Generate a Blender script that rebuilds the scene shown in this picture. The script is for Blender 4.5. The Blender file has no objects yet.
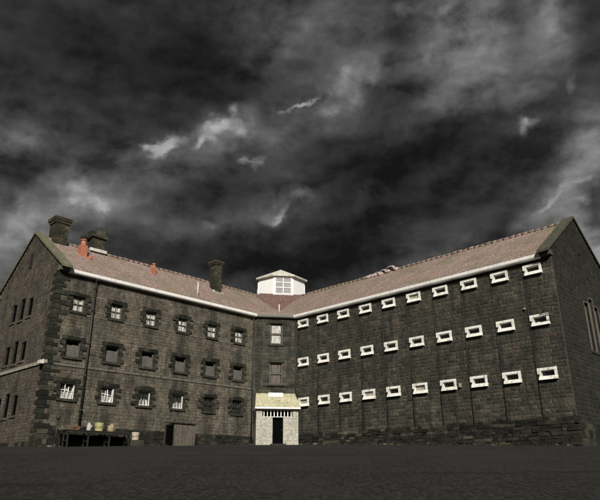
import bpy, bmesh, math, random
from mathutils import Vector, noise as mnoise
R = math.radians
SC = bpy.context.scene
COL = SC.collection

# ------------------------------------------------------------------ camera
EYE_PITCH = 0.3621
cam_d = bpy.data.cameras.new('camera'); cam = bpy.data.objects.new('camera', cam_d); COL.objects.link(cam)
cam_d.sensor_width = 36; cam_d.lens = 36 * 600.4 / 600; cam_d.clip_end = 3000
cam.location = (0, 0, 0); cam.rotation_euler = (math.pi/2 + EYE_PITCH, 0.003, 0)
SC.camera = cam

# ------------------------------------------------------------------ exposure
SC.view_settings.view_transform = 'Standard'; SC.view_settings.look = 'None'
SC.view_settings.exposure = 1.75; SC.view_settings.gamma = 1.0
SC.view_settings.use_curve_mapping = False
EXPO = 2**1.75

# ------------------------------------------------------------------ sun
SUN_EL = R(33); SUN_AZ = R(5)            # behind the camera, a little to its right
sv = Vector((math.sin(SUN_AZ)*math.cos(SUN_EL), -math.cos(SUN_AZ)*math.cos(SUN_EL), math.sin(SUN_EL)))
sd = bpy.data.lights.new('sun', 'SUN'); sd.energy = 1.5; sd.angle = R(10); sd.color = (1.0, 0.955, 0.88)
sun = bpy.data.objects.new('sun', sd); COL.objects.link(sun)
sun.rotation_euler = sv.to_track_quat('Z', 'Y').to_euler(); sun.location = (0, -20, 30)

# ------------------------------------------------------------------ node helper
class NT:
    def __init__(s, nt): s.nt = nt; s.n = nt.nodes; s.l = nt.links
    def new(s, typ, ins=None, **kw):
        nd = s.n.new(typ)
        for k, v in kw.items(): setattr(nd, k, v)
        if ins:
            for k, v in ins.items():
                sock = nd.inputs[k]
                if hasattr(v, 'is_output') or isinstance(v, bpy.types.NodeSocket): s.l.new(v, sock)
                else: sock.default_value = v
        return nd
    def math(s, op, a, b=0.0, c=0.0, clamp=False):
        nd = s.n.new('ShaderNodeMath'); nd.operation = op; nd.use_clamp = clamp
        for i, v in enumerate((a, b, c)):
            if isinstance(v, bpy.types.NodeSocket): s.l.new(v, nd.inputs[i])
            else: nd.inputs[i].default_value = v
        return nd.outputs[0]
    def noise(s, vec, scale, detail=4, rough=.55, dist=0, col=False):
        nd = s.new('ShaderNodeTexNoise', {'Vector': vec, 'Scale': scale, 'Detail': detail, 'Roughness': rough, 'Distortion': dist})
        return nd.outputs['Color' if col else 'Fac']
    def rng(s, v, a, b, c=0.0, d=1.0, smooth=True):
        nd = s.n.new('ShaderNodeMapRange'); nd.interpolation_type = 'SMOOTHSTEP' if smooth else 'LINEAR'
        s.l.new(v, nd.inputs[0])
        for i, x in enumerate((a, b, c, d)):
            nd.inputs[i+1].default_value = x
        return nd.outputs[0]
    def mix(s, f, a, b, mode='MIX'):
        nd = s.n.new('ShaderNodeMix'); nd.data_type = 'RGBA'; nd.blend_type = mode; nd.clamp_factor = True
        for sock, v in ((nd.inputs[0], f), (nd.inputs[6], a), (nd.inputs[7], b)):
            if isinstance(v, bpy.types.NodeSocket): s.l.new(v, sock)
            else: sock.default_value = v if isinstance(v, float) else (*v, 1)[:4]
        return nd.outputs[2]
    def ramp(s, v, stops):
        nd = s.n.new('ShaderNodeValToRGB'); e = nd.color_ramp.elements
        while len(e) < len(stops): e.new(.5)
        for el, (p, c) in zip(e, stops): el.position = p; el.color = (*c, 1)
        s.l.new(v, nd.inputs[0]); return nd.outputs[0]
    def scale(s, vec, sc):
        nd = s.n.new('ShaderNodeVectorMath'); nd.operation = 'MULTIPLY'
        s.l.new(vec, nd.inputs[0]); nd.inputs[1].default_value = sc; return nd.outputs[0]

# ------------------------------------------------------------------ world: storm clouds
world = bpy.data.worlds.new('World'); SC.world = world; world.use_nodes = True
world.cycles.sampling_method = 'MANUAL'; world.cycles.sample_map_resolution = 128
W = NT(world.node_tree); W.n.clear()
def sky_dir(X, Y):                      # picture measurement (600x500) -> azimuth, elevation
    a = (X-300)/600.4; u = (250-Y)/600.4
    x, y, z = a, math.cos(EYE_PITCH)-u*math.sin(EYE_PITCH), math.sin(EYE_PITCH)+u*math.cos(EYE_PITCH)
    return math.atan2(x, y), math.atan2(z, math.hypot(x, y))
tc = W.new('ShaderNodeTexCoord'); D = tc.outputs['Generated']
sx = W.new('ShaderNodeSeparateXYZ', {'Vector': D})
az = W.math('ARCTAN2', sx.outputs[0], sx.outputs[1]); el = W.math('ARCSINE', sx.outputs[2])
ae = W.new('ShaderNodeCombineXYZ', {'X': az, 'Y': el}).outputs[0]
def vadd(a, b):
    nd = W.n.new('ShaderNodeVectorMath'); nd.operation = 'ADD'; W.l.new(a, nd.inputs[0]); W.l.new(b, nd.inputs[1]); return nd.outputs[0]
def warp(src, scale, amt, detail=5):
    c = W.noise(src, scale, detail, .6, col=True)
    nd = W.n.new('ShaderNodeVectorMath'); nd.operation = 'SUBTRACT'; W.l.new(c, nd.inputs[0]); nd.inputs[1].default_value = (.5, .5, .5)
    return W.scale(nd.outputs[0], (amt, amt, 0))
aw = vadd(ae, warp(D, 7.0, .045, 2)); aw = vadd(aw, warp(D, 18.0, .045, 4)); aw = vadd(aw, warp(D, 55.0, .018, 4))
def blob(vec, X, Y, rx, ry, rot, amp):
    a, e = sky_dir(X, Y)
    mp = W.new('ShaderNodeMapping', {'Vector': vec, 'Location': (a, e, 0), 'Rotation': (0, 0, R(rot)), 'Scale': (rx/600/max(.6, math.cos(e)), ry/600, 1)}, vector_type='TEXTURE')
    ln = W.n.new('ShaderNodeVectorMath'); ln.operation = 'LENGTH'; W.l.new(mp.outputs[0], ln.inputs[0])
    return W.rng(ln.outputs['Value'], 1.5, 0.0, 0.0, amp)
def total(lst):
    acc = None
    for b in lst:
        src = aw
        if acc is not None:              # tie each lobe to the previous one so the shader stack stays short
            ma = W.n.new('ShaderNodeVectorMath'); ma.operation = 'MULTIPLY_ADD'
            W.l.new(acc, ma.inputs[0]); ma.inputs[1].default_value = (1e-6,)*3; W.l.new(aw, ma.inputs[2]); src = ma.outputs[0]
        v = blob(src, *b); acc = v if acc is None else W.math('ADD', acc, v)
    return acc
SOFT = [(60,185,90,40,10,.030),(8,244,44,46,0,.12),(160,147,30,14,25,.05),(228,130,30,18,20,.05),(82,195,34,18,-10,.04),(30,228,40,22,0,.05),(150,165,90,30,22,.035),(232,135,60,30,22,.055),(262,150,50,26,20,.02),
        (330,95,55,30,30,.06),(352,80,42,22,35,.04),(474,60,64,46,10,.095),(465,18,50,34,0,.07),(500,80,34,26,30,.03),(290,25,60,40,0,.035),(265,60,45,35,0,.03),
        (548,20,24,36,-10,.085),(590,146,34,30,30,.12),(568,192,50,14,22,.085),(560,175,34,18,20,.035),(600,256,44,34,0,.24),(575,215,40,20,20,.05),(560,215,40,14,15,.045),
        (285,205,44,16,25,.05),(208,225,44,18,0,.03),(575,85,40,22,0,.02),(526,128,18,12,0,.05),(100,200,60,22,-10,.035),(445,256,60,12,14,.03),
        (400,118,60,20,0,.018),(350,20,50,30,0,.03),(22,135,44,20,0,.045),(525,90,50,14,25,.025),(425,58,26,18,40,.03),(130,215,60,22,0,.02),(10,200,40,16,0,.02),(395,70,30,24,0,.02)]
DARK = [(120,55,170,55,0,.72),(205,60,60,48,-10,.4),(418,150,88,26,4,.9),(370,172,80,22,12,.55),(335,255,60,30,10,.95),(300,268,60,24,0,.8),(24,172,32,28,0,.65),(430,195,90,20,14,.4),
        (596,212,12,26,-10,.95),(240,255,50,20,0,.45),(2,208,12,22,0,.75),(415,25,22,20,0,.4),(520,30,12,34,0,.55),(590,40,24,36,0,.4),(540,110,34,16,20,.4),(395,110,30,24,40,.4),
        (190,185,70,14,8,.3),(380,215,90,18,12,.45),(150,240,60,22,0,.3),(560,145,30,14,30,.4),(340,135,60,14,10,.3),(410,85,14,26,30,.3),(520,150,40,20,0,.5),(140,190,30,10,0,.25)]
HARD = [(152,150,13,6,15,.85),(166,142,16,6,28,.85),(20,134,16,5,0,.12),(212,128,9,6,0,.5),(222,122,10,6,0,.42),(236,112,8,5,60,.3),(240,128,8,7,0,.4),(200,139,8,4,20,.5),(212,138,8,4,0,.3),
        (297,104,13,3,12,.62),(308,100,9,3,18,.4),(252,164,10,4,5,.55),(262,161,9,5,25,.35),(256,168,5,3,0,.3),(330,100,14,8,30,.2),(345,80,8,7,0,.2),(352,92,14,8,0,.12),(375,72,9,8,40,.17),(325,108,12,5,20,.2),
        (82,190,8,10,-30,.35),(78,200,9,6,0,.4),(98,202,8,6,0,.45),(66,197,10,5,0,.2),(410,4,12,6,0,.18),(446,5,12,5,0,.15),(548,12,9,14,0,.17),(552,34,7,10,20,.17),
        (526,124,8,4,-30,.5),(524,131,4,6,10,.4),(424,56,4,9,-30,.13),(570,85,4,10,-30,.16),(520,95,16,3,30,.05),
        (548,199,16,4,28,.32),(562,190,8,4,20,.25),(582,184,18,3,18,.22),(564,178,6,8,40,.2),(584,202,9,4,0,.18),(592,150,10,14,30,.13),(576,155,10,5,30,.08),
        (208,226,7,5,0,.22),(286,212,14,4,38,.2),(304,192,9,7,20,.16),(276,216,16,5,10,.12),(10,246,12,5,20,.12),(14,225,6,12,-20,.08)]
soft = total(SOFT); dark = total(DARK); hard = total(HARD)
st = W.scale(D, (1, 1, 1.5)); st = vadd(st, warp(D, 9.0, .05))
n1 = W.noise(st, 4.0, 9, .5, .1); n2 = W.noise(st, 10.0, 10, .54, .1); n3 = W.noise(st, 36.0, 6, .6, 0)
off = W.n.new('ShaderNodeVectorMath'); off.operation = 'ADD'; W.l.new(st, off.inputs[0]); off.inputs[1].default_value = (.012, 0, -.022)
n2b = W.noise(off.outputs[0], 10.0, 10, .54, .1)
relief = W.math('MULTIPLY', W.math('SUBTRACT', n2b, n2), 4.2)          # billows lit from above
tex = W.math('ADD', W.rng(n1, .3, .7, .80, 1.22), W.rng(n2, .34, .66, -.16, .16))
tex = W.math('ADD', tex, relief); tex = W.math('ADD', tex, W.rng(n3, .3, .7, -.07, .07))
tex = W.math('MAXIMUM', tex, .35)
base = W.math('ADD', .034, W.math('MULTIPLY', soft, 1.08))
v = W.math('MULTIPLY', base, tex)
v = W.math('MULTIPLY', v, W.math('SUBTRACT', 1.0, W.math('MINIMUM', W.math('MULTIPLY', dark, .68), .66)))
rag = W.math('ADD', W.math('MULTIPLY', W.rng(n2, .34, .62), .7), W.math('MULTIPLY', W.rng(n3, .34, .66), .5))
hb = W.math('MULTIPLY', W.math('MINIMUM', hard, .6), rag)
v = W.math('ADD', v, W.math('MULTIPLY', hb, .56))
v = W.math('MAXIMUM', v, .008)
cloud = W.new('ShaderNodeCombineXYZ', {'X': v, 'Y': W.math('MULTIPLY', v, .992), 'Z': W.math('MULTIPLY', v, .985)}).outputs[0]
cloudS = W.scale(cloud, (10/EXPO,)*3)
nish = W.new('ShaderNodeTexSky'); nish.sky_type = 'NISHITA'; nish.sun_disc = False
nish.sun_elevation = SUN_EL; nish.sun_rotation = math.atan2(sv.x, sv.y)
hsv = W.new('ShaderNodeHueSaturation', {'Saturation': .06, 'Value': .35, 'Color': nish.outputs[0]})
# thin veil of real sky light shows only where the cloud is brightest
gap = W.math('MULTIPLY', W.rng(hb, .05, .5), .3)
skyc = W.mix(gap, cloudS, hsv.outputs[0])
bg = W.new('ShaderNodeBackground', {'Color': skyc, 'Strength': 0.1})
wo = W.new('ShaderNodeOutputWorld', {'Surface': bg.outputs[0]})

# ------------------------------------------------------------------ materials
def mat(name):
    m = bpy.data.materials.new(name); m.use_nodes = True
    t = NT(m.node_tree); b = m.node_tree.nodes['Principled BSDF']; return m, t, b
def setbump(t, b, h, strength, dist=.02):
    bp = t.new('ShaderNodeBump', {'Strength': strength, 'Distance': dist, 'Height': h}); t.l.new(bp.outputs[0], b.inputs['Normal'])
def wpos(t): return t.new('ShaderNodeNewGeometry').outputs['Position']
def stone(name, stops, tint, tintamt=.6, streak=.5, rough=.9, dirt=(.02,.02,.018), fine=9.0, bump=.5, bands=None, low=None):
    m, t, b = mat(name)
    g = t.new('ShaderNodeNewGeometry'); P = g.outputs['Position']
    c = t.ramp(g.outputs['Random Per Island'], stops)
    big = t.noise(P, .45, 5, .6)
    c = t.mix(t.math('MULTIPLY', t.rng(big, .42, .62), tintamt), c, tint)
    c = t.mix(1.0, c, t.ramp(t.noise(P, 1.1, 8, .68), [(.3, (.58,.58,.57)), (.5, (.95,.95,.94)), (.7, (1.42,1.40,1.36))]), 'MULTIPLY')
    mid = t.noise(P, 2.6, 6, .65)
    c = t.mix(t.rng(mid, .42, .72, .0, .6), c, dirt)
    s = t.noise(t.scale(P, (1.6, 1.6, .16)), 1.3, 5, .6)
    c = t.mix(t.math('MULTIPLY', t.rng(s, .50, .66), streak), c, dirt)
    if bands:                       # soot and damp run down the wall below each column of windows
        d, Q, u0, sp, hw, amt = bands
        dt = t.n.new('ShaderNodeVectorMath'); dt.operation = 'DOT_PRODUCT'; t.l.new(P, dt.inputs[0]); dt.inputs[1].default_value = (d.x, d.y, 0)
        wob = t.math('MULTIPLY', t.math('SUBTRACT', t.noise(P, 1.5, 4, .6), .5), .35)
        k = t.math('ADD', t.math('MULTIPLY', t.math('ADD', t.math('ADD', dt.outputs['Value'], -(Q @ d) - u0), wob), 1/sp), .5)
        fr = t.math('ABSOLUTE', t.math('SUBTRACT', t.math('FRACT', k), .5))
        mask = t.rng(fr, hw*.3/sp, hw*1.3/sp, 1, 0)
        brk = t.rng(t.noise(t.scale(P, (1,1,.5)), 1.2, 5, .65), .36, .6)
        c = t.mix(t.math('MULTIPLY', t.math('MULTIPLY', mask, brk), amt), c, dirt)
    f = t.noise(P, fine, 7, .72)
    c = t.mix(1.0, c, t.ramp(f, [(.28, (.45,.45,.45)), (.5, (.95,.95,.93)), (.72, (1.75,1.72,1.62))]), 'MULTIPLY')
    t.l.new(c, b.inputs['Base Color']); b.inputs['Roughness'].default_value = rough
    b.inputs['Specular IOR Level'].default_value = .2
    setbump(t, b, t.noise(P, 22, 8, .7), bump, .03)
    return m
def plain(name, col, rough=.7, var=.25, metallic=0, sc=6.0, dirtcol=None, dirt=.35, bump=.15):
    m, t, b = mat(name); P = wpos(t)
    n = t.noise(P, sc, 6, .65)
    lo = tuple(x*(1-var) for x in col); hi = tuple(min(1, x*(1+var*.5)) for x in col)
    c = t.ramp(n, [(.3, lo), (.7, hi)])
    if dirtcol:
        s = t.noise(t.scale(P, (3, 3, .6)), 1.6, 6, .7); c = t.mix(t.math('MULTIPLY', t.rng(s, .48, .68), dirt), c, dirtcol)
    t.l.new(c, b.inputs['Base Color']); b.inputs['Roughness'].default_value = rough; b.inputs['Metallic'].default_value = metallic
    setbump(t, b, t.noise(P, sc*5, 5, .6), bump, .02)
    return m
AL = .7723
dL = Vector((-math.sin(AL), -math.cos(AL))); dR = Vector((math.cos(AL), -math.sin(AL)))
nL = Vector((-math.cos(AL), math.sin(AL))); nR = Vector((math.sin(AL), math.cos(AL)))   # into the building
Bp = Vector((-3.1686, 42.0016)); Cp = Vector((-.2895, 42.4279))
LL, LR = 14.56, 18.73
A = Bp + dL*LL; Dp = Cp + dR*LR
M = {}
M['west'] = stone('brown_rubble', [(0,(.112,.098,.078)),(.35,(.136,.119,.095)),(.7,(.16,.139,.111)),(.94,(.142,.116,.096)),(1,(.20,.176,.142))], (.115,.105,.078), .5, .5, bands=(dL, Bp, 1.4784, 2.3475, .42, .75))
M['east'] = stone('bluestone_rubble', [(0,(.034,.034,.028)),(.35,(.056,.055,.044)),(.7,(.078,.073,.058)),(.9,(.098,.090,.070)),(1,(.092,.062,.048))], (.043,.046,.032), .6, .6, bands=(dR, Cp, .8126-.5, 1.8728, .16, .9))
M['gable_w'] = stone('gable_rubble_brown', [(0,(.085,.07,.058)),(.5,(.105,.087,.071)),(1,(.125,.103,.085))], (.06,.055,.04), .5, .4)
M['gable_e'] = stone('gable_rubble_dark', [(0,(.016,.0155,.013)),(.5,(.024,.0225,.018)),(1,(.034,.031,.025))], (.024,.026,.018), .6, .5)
M['quoin'] = stone('quoin_stone', [(0,(.012,.013,.010)),(.5,(.028,.028,.022)),(1,(.065,.061,.048))], (.03,.036,.022), .4, .3, fine=6, bump=.9)
M['plinth'] = stone('plinth_stone', [(0,(.010,.010,.008)),(.45,(.020,.020,.016)),(.8,(.038,.037,.028)),(.95,(.085,.08,.06)),(1,(.14,.13,.10))], (.028,.029,.020), .4, .3, fine=5, bump=1.0)
M['mortar'] = plain('mortar', (.060,.056,.045), .95, .4, sc=3)
M['course'] = plain('string_course_stone', (.15,.138,.105), .85, .4, sc=4, dirtcol=(.03,.03,.022), dirt=.8)
M['course_w'] = plain('pale_string_course', (.30,.275,.215), .85, .3, sc=4, dirtcol=(.06,.055,.04), dirt=.5)
M['coping'] = plain('lichen_coping', (.14,.135,.085), .9, .4, sc=3, dirtcol=(.04,.042,.025), dirt=.7)
M['coping_e'] = plain('dark_coping', (.07,.068,.045), .9, .4, sc=3, dirtcol=(.03,.032,.02), dirt=.7)
M['white'] = plain('white_paint', (.84,.83,.79), .5, .08, sc=5, dirtcol=(.35,.31,.24), dirt=.35, bump=.08)
M['white_wood'] = plain('lantern_white', (.92,.915,.90), .5, .03, sc=5, bump=.05)
M['cream'] = plain('slit_frame_paint', (.82,.81,.75), .6, .14, sc=9, dirtcol=(.22,.19,.12), dirt=.6, bump=.25)
M['grey_paint'] = plain('grey_gutter', (.13,.13,.115), .6, .2, sc=4)
M['iron'] = plain('dark_iron', (.03,.03,.026), .6, .4, sc=8, metallic=.3)
M['rust'] = plain('rusty_metal', (.13,.055,.03), .8, .5, sc=8)
M['terracotta'] = plain('terracotta', (.42,.155,.085), .8, .35, sc=7, dirtcol=(.12,.05,.03), dirt=.4)
M['chimney'] = stone('chimney_stone', [(0,(.03,.028,.02)),(.5,(.06,.055,.04)),(1,(.10,.09,.066))], (.04,.04,.025), .5, .3)
M['black'] = plain('unlit_void_black', (.0035,.0035,.0035), 1.0, .2, bump=0)  # flat black that paints in the darkness of unlit voids
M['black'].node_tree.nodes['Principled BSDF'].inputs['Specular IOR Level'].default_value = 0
M['soot'] = plain('sooty_pot_top', (.012,.011,.010), .9, .3)
M['board'] = plain('window_boarding', (.12,.112,.098), .8, .3, sc=5, dirtcol=(.04,.038,.032), dirt=.5)
M['slate_grey'] = plain('weathered_sheet', (.125,.108,.085), .8, .45, sc=7, dirtcol=(.035,.03,.022), dirt=.8)
M['flash'] = plain('lead_flashing_white', (.62,.60,.56), .5, .3, sc=6)
# curtain with folds
def curtain():
    m, t, b = mat('pale_curtain'); P = wpos(t)
    n = t.noise(t.scale(P, (5, 5, 1.4)), 2.2, 5, .6, 1.0)
    c = t.ramp(n, [(.34, (.10,.095,.085)), (.47, (.38,.37,.34)), (.62, (.66,.64,.60))])
    t.l.new(c, b.inputs['Base Color']); b.inputs['Roughness'].default_value = .8
    setbump(t, b, n, .6, .05); return m
M['curtain'] = curtain()
def glass():
    m, t, b = mat('dirty_glass'); P = wpos(t)
    c = t.ramp(t.noise(P, 4, 5, .6), [(.3, (.010,.011,.011)), (.7, (.05,.05,.046))])
    t.l.new(c, b.inputs['Base Color']); b.inputs['Roughness'].default_value = .12
    setbump(t, b, t.noise(P, 3, 2), .15, .02); return m
M['glass'] = glass()
def roofmat(name, stops, lich, amt):
    m, t, b = mat(name); P = wpos(t)
    g = t.new('ShaderNodeNewGeometry')
    n = t.noise(P, 5.5, 8, .75)
    c = t.ramp(n, stops)
    c = t.mix(t.math('MULTIPLY', t.rng(t.noise(P, .55, 5, .6), .42, .66), amt), c, lich)
    c = t.mix(t.rng(t.noise(P, 11, 5, .8), .56, .72, 0, .55), c, (.62,.56,.52))
    c = t.mix(t.rng(t.noise(P, 13, 5, .75), .47, .66, 0, .75), c, (.075,.055,.048))
    c = t.mix(t.rng(t.noise(P, 1.0, 6, .7), .5, .7, 0, .5), c, (.12,.095,.08))
    c = t.mix(t.rng(t.noise(P, 1.8, 6, .7), .56, .75, 0, .55), c, (.26,.09,.055))
    t.l.new(c, b.inputs['Base Color']); b.inputs['Roughness'].default_value = .9; b.inputs['Specular IOR Level'].default_value = .2
    setbump(t, b, t.noise(P, 30, 6, .7), .5, .02); return m
M['roof'] = roofmat('clay_tiles', [(.28,(.14,.092,.078)),(.5,(.29,.215,.187)),(.74,(.46,.375,.335))], (.20,.18,.115), .75)
M['skirt'] = roofmat('red_brown_shingle', [(.28,(.07,.035,.03)),(.5,(.15,.085,.075)),(.74,(.30,.20,.18))], (.12,.08,.07), .5)
M['porchroof'] = roofmat('cream_shingle', [(.28,(.36,.34,.21)),(.5,(.56,.53,.36)),(.74,(.72,.69,.50))], (.38,.37,.2), .6)
M['lantern_roof'] = plain('pale_lantern_roof', (.66,.64,.56), .6, .25, sc=4, dirtcol=(.25,.24,.2), dirt=.5)
def whitewash():
    m, t, b = mat('whitewashed_rubble'); P = wpos(t)
    vz = t.new('ShaderNodeTexVoronoi', {'Vector': t.scale(P, (1,1,1.6)), 'Scale': 5.0})
    n = t.noise(P, 7, 8, .7)
    c = t.ramp(n, [(.3, (.26,.25,.21)), (.5, (.46,.44,.37)), (.75, (.62,.60,.52))])
    c = t.mix(t.rng(vz.outputs['Distance'], .35, .75, 0, .25), c, (.16,.15,.12))
    vs = t.noise(t.scale(P, (14,14,1.2)), 1.0, 4, .6); c = t.mix(t.rng(vs, .5, .7, 0, .45), c, (.20,.19,.155))
    s = t.noise(t.scale(P, (2.5,2.5,.5)), 2, 5, .6)
    c = t.mix(t.rng(s, .55, .72, 0, .45), c, (.14,.13,.10))
    t.l.new(c, b.inputs['Base Color']); b.inputs['Roughness'].default_value = .9
    setbump(t, b, n, .8, .04); return m
M['wash'] = whitewash()
def asphalt():
    m, t, b = mat('old_asphalt'); P = wpos(t)
    c = t.ramp(t.noise(t.scale(P, (1, .30, 1)), 16, 10, .85), [(.38, (.006,.0059,.0055)), (.5, (.020,.0195,.018)), (.60, (.056,.054,.048))])
    c = t.mix(t.rng(t.noise(t.scale(P, (1, .22, 1)), 5.0, 7, .75), .5, .66, 0, .55), c, (.011,.011,.010))
    c = t.mix(t.rng(t.noise(t.scale(P, (.8, .5, 1)), .35, 8, .7), .44, .62, 0, .5), c, (.034,.033,.030))
    c = t.mix(t.rng(t.noise(t.scale(P, (.10, .8, 1)), .8, 5, .6), .60, .66, 0, .6), c, (.010,.010,.009))
    vz = t.new('ShaderNodeTexVoronoi', {'Vector': P, 'Scale': .32}, feature='DISTANCE_TO_EDGE')
    wv = t.math('ADD', vz.outputs['Distance'], t.math('MULTIPLY', t.noise(P, 2.5, 5, .6), .05))
    c = t.mix(t.rng(wv, .022, .034, .6, 0), c, (.009,.009,.008))
    t.l.new(c, b.inputs['Base Color']); b.inputs['Roughness'].default_value = .92; b.inputs['Specular IOR Level'].default_value = .2
    h = t.math('ADD', t.noise(t.scale(P, (1,.35,1)), 20, 8, .8), t.math('MULTIPLY', t.noise(P, 3.0, 6, .7), 1.0))
    setbump(t, b, h, .8, .03); return m
M['asphalt'] = asphalt()
M['weed'] = plain('weed_green', (.07,.085,.03), .9, .4, sc=9)

# ------------------------------------------------------------------ object helpers
ORG = {}
def empty(name, loc, label=None, cat=None, group=None):
    o = bpy.data.objects.new(name, None); COL.objects.link(o); o.location = loc; o.empty_display_size = .3
    ORG[o.name] = Vector(loc)
    if label: o['label'] = label
    if cat: o['category'] = cat
    if group: o['group'] = group
    return o
def build(name, bm, mats, parent=None, label=None, cat=None, kind=None, group=None):
    """world-space bmesh -> one mesh object whose origin sits at the base of its shape"""
    vs = [v.co for v in bm.verts]
    lo = Vector((min(v.x for v in vs), min(v.y for v in vs), min(v.z for v in vs)))
    hi = Vector((max(v.x for v in vs), max(v.y for v in vs), max(v.z for v in vs)))
    org = Vector(((lo.x+hi.x)/2, (lo.y+hi.y)/2, lo.z))
    for v in bm.verts: v.co -= org
    me = bpy.data.meshes.new(name); bm.to_mesh(me); bm.free()
    for m in (mats if isinstance(mats, (list, tuple)) else [mats]): me.materials.append(m)
    o = bpy.data.objects.new(name, me); COL.objects.link(o)
    if parent: o.parent = parent; o.location = org - ORG[parent.name]
    else: o.location = org
    ORG[o.name] = org
    if label: o['label'] = label
    if cat: o['category'] = cat
    if kind: o['kind'] = kind
    if group: o['group'] = group
    return o
def copy_part(o, parent, off):
    c = o.copy(); COL.objects.link(c); c.parent = parent
    if off is not None: c.location = o.location + off
    for ch in [x for x in o.children]: copy_part(ch, c, None)
    return c
class Frame:
    """facade frame: u along the wall, o outwards, z up"""
    def __init__(s, Q, d, n): s.Q = Vector(Q); s.d = Vector(d); s.n = Vector(n)
    def __call__(s, u, o, z):
        p = s.Q + s.d*u + s.n*o; return Vector((p.x, p.y, z))
def quad(bm, pts, mi=0):
    f = bm.faces.new([bm.verts.new(p) for p in pts]); f.material_index = mi; return f
def box(bm, F, u0, u1, o0, o1, z0, z1, mi=0, jit=0, rg=random):
    P = [F(u, o, z) for z in (z0, z1) for o in (o0, o1) for u in (u0, u1)]
    if jit: P = [p + Vector((rg.uniform(-jit, jit), rg.uniform(-jit, jit), rg.uniform(-jit, jit))) for p in P]
    v = [bm.verts.new(p) for p in P]
    for q in ((0,1,3,2), (4,6,7,5), (0,4,5,1), (2,3,7,6), (0,2,6,4), (1,5,7,3)):
        bm.faces.new([v[i] for i in q]).material_index = mi
def fix(bm): bmesh.ops.recalc_face_normals(bm, faces=bm.faces)
def cyl(bm, p0, p1, r0, r1=None, n=10, mi=0, cap=True):
    r1 = r0 if r1 is None else r1
    p0 = Vector(p0); p1 = Vector(p1); ax = (p1-p0).normalized()
    a = ax.orthogonal().normalized(); b = ax.cross(a)
    A = [bm.verts.new(p0 + (a*math.cos(2*math.pi*i/n) + b*math.sin(2*math.pi*i/n))*r0) for i in range(n)]
    B = [bm.verts.new(p1 + (a*math.cos(2*math.pi*i/n) + b*math.sin(2*math.pi*i/n))*r1) for i in range(n)]
    for i in range(n): f = bm.faces.new([A[i], A[(i+1)%n], B[(i+1)%n], B[i]]); f.material_index = mi; f.smooth = True
    if cap: bm.faces.new(A[::-1]).material_index = mi; bm.faces.new(B).material_index = mi
def tube(bm, pts, r, n=8, mi=0):
    for a, b in zip(pts[:-1], pts[1:]): cyl(bm, a, b, r, r, n, mi)

def stone_patch(bm, F, u0, u1, z0, z1, proud, rg, gap=.008, o=0.0, mi=0, rough=1.0):
    if u1-u0 < .04 or z1-z0 < .03: return
    u0 += gap; u1 -= gap; z0 += gap*.8; z1 -= gap*.8
    ins = min(.035, (u1-u0)*.25, (z1-z0)*.25)
    base = [bm.verts.new(F(u, o, z)) for u, z in ((u0,z0), (u1,z0), (u1,z1), (u0,z1))]
    pr = proud*rg.uniform(.45, 1.1)
    top = [bm.verts.new(F(u + rg.uniform(-.3,.3)*ins, o + pr*rg.uniform(.6, 1.15), z + rg.uniform(-.3,.3)*ins)) for u, z in
           ((u0+ins,z0+ins), (u1-ins,z0+ins), (u1-ins,z1-ins), (u0+ins,z1-ins))]
    c = bm.verts.new(F((u0+u1)/2 + rg.uniform(-.2,.2)*(u1-u0), o + pr*(1+rg.uniform(-.35,.6)*rough), (z0+z1)/2 + rg.uniform(-.2,.2)*(z1-z0)))
    for i in range(4):
        j = (i+1) % 4
        bm.faces.new([base[i], base[j], top[j], top[i]]).material_index = mi
        bm.faces.new([top[i], top[j], c]).material_index = mi

def masonry(bm, F, span, z0, z1, holes, ch, lw, proud, rg, mi=0):
    """courses of rock-faced stones over span(z)->(u0,u1), leaving out holes (u0,u1,z0,z1)"""
    z = z0
    while z < z1 - .02:
        h = min(ch*rg.uniform(.8, 1.25), z1-z)
        if z1-z-h < .06: h = z1-z
        a, b = span(z + h*.5)
        if b-a > .1:
            hs = sorted([q for q in holes if q[2] < z+h-.01 and q[3] > z+.01])
            segs = []; cu = a
            for q in hs:
                if q[0] > cu: segs.append((cu, min(q[0], b), z, z+h))
                if q[2] > z+.04: segs.append((q[0], q[1], z, q[2]))
                if q[3] < z+h-.04: segs.append((q[0], q[1], q[3], z+h))
                cu = max(cu, q[1])
            if cu < b: segs.append((cu, b, z, z+h))
            for s0, s1, a0, a1 in segs:
                u = s0
                while u < s1-.01:
                    w = lw*rg.uniform(.5, 1.6)
                    if s1-u-w < lw*.4: w = s1-u
                    stone_patch(bm, F, u, u+w, a0, a1, proud, rg, mi=mi); u += w
        z += h

def backing(bm, F, u0, u1, z0, z1, holes, depth, mi=1, mr=2):
    """flat wall plane with real openings and reveals behind the stones"""
    us = sorted({u0, u1, *[q[0] for q in holes], *[q[1] for q in holes]})
    zs = sorted({z0, z1, *[q[2] for q in holes], *[q[3] for q in holes]})
    for i in range(len(us)-1):
        for j in range(len(zs)-1):
            cu = (us[i]+us[i+1])/2; cz = (zs[j]+zs[j+1])/2
            if any(q[0] < cu < q[1] and q[2] < cz < q[3] for q in holes): continue
            quad(bm, [F(us[i],0,zs[j]), F(us[i+1],0,zs[j]), F(us[i+1],0,zs[j+1]), F(us[i],0,zs[j+1])], mi)
    for a, b, c, d in holes:
        for p in (((a,c),(b,c)), ((b,c),(b,d)), ((b,d),(a,d)), ((a,d),(a,c))):
            (x0, y0), (x1, y1) = p
            quad(bm, [F(x0,0,y0), F(x1,0,y1), F(x1,-depth,y1), F(x0,-depth,y0)], mr)
        quad(bm, [F(a,-depth,c), F(b,-depth,c), F(b,-depth,d), F(a,-depth,d)], 3)

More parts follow.
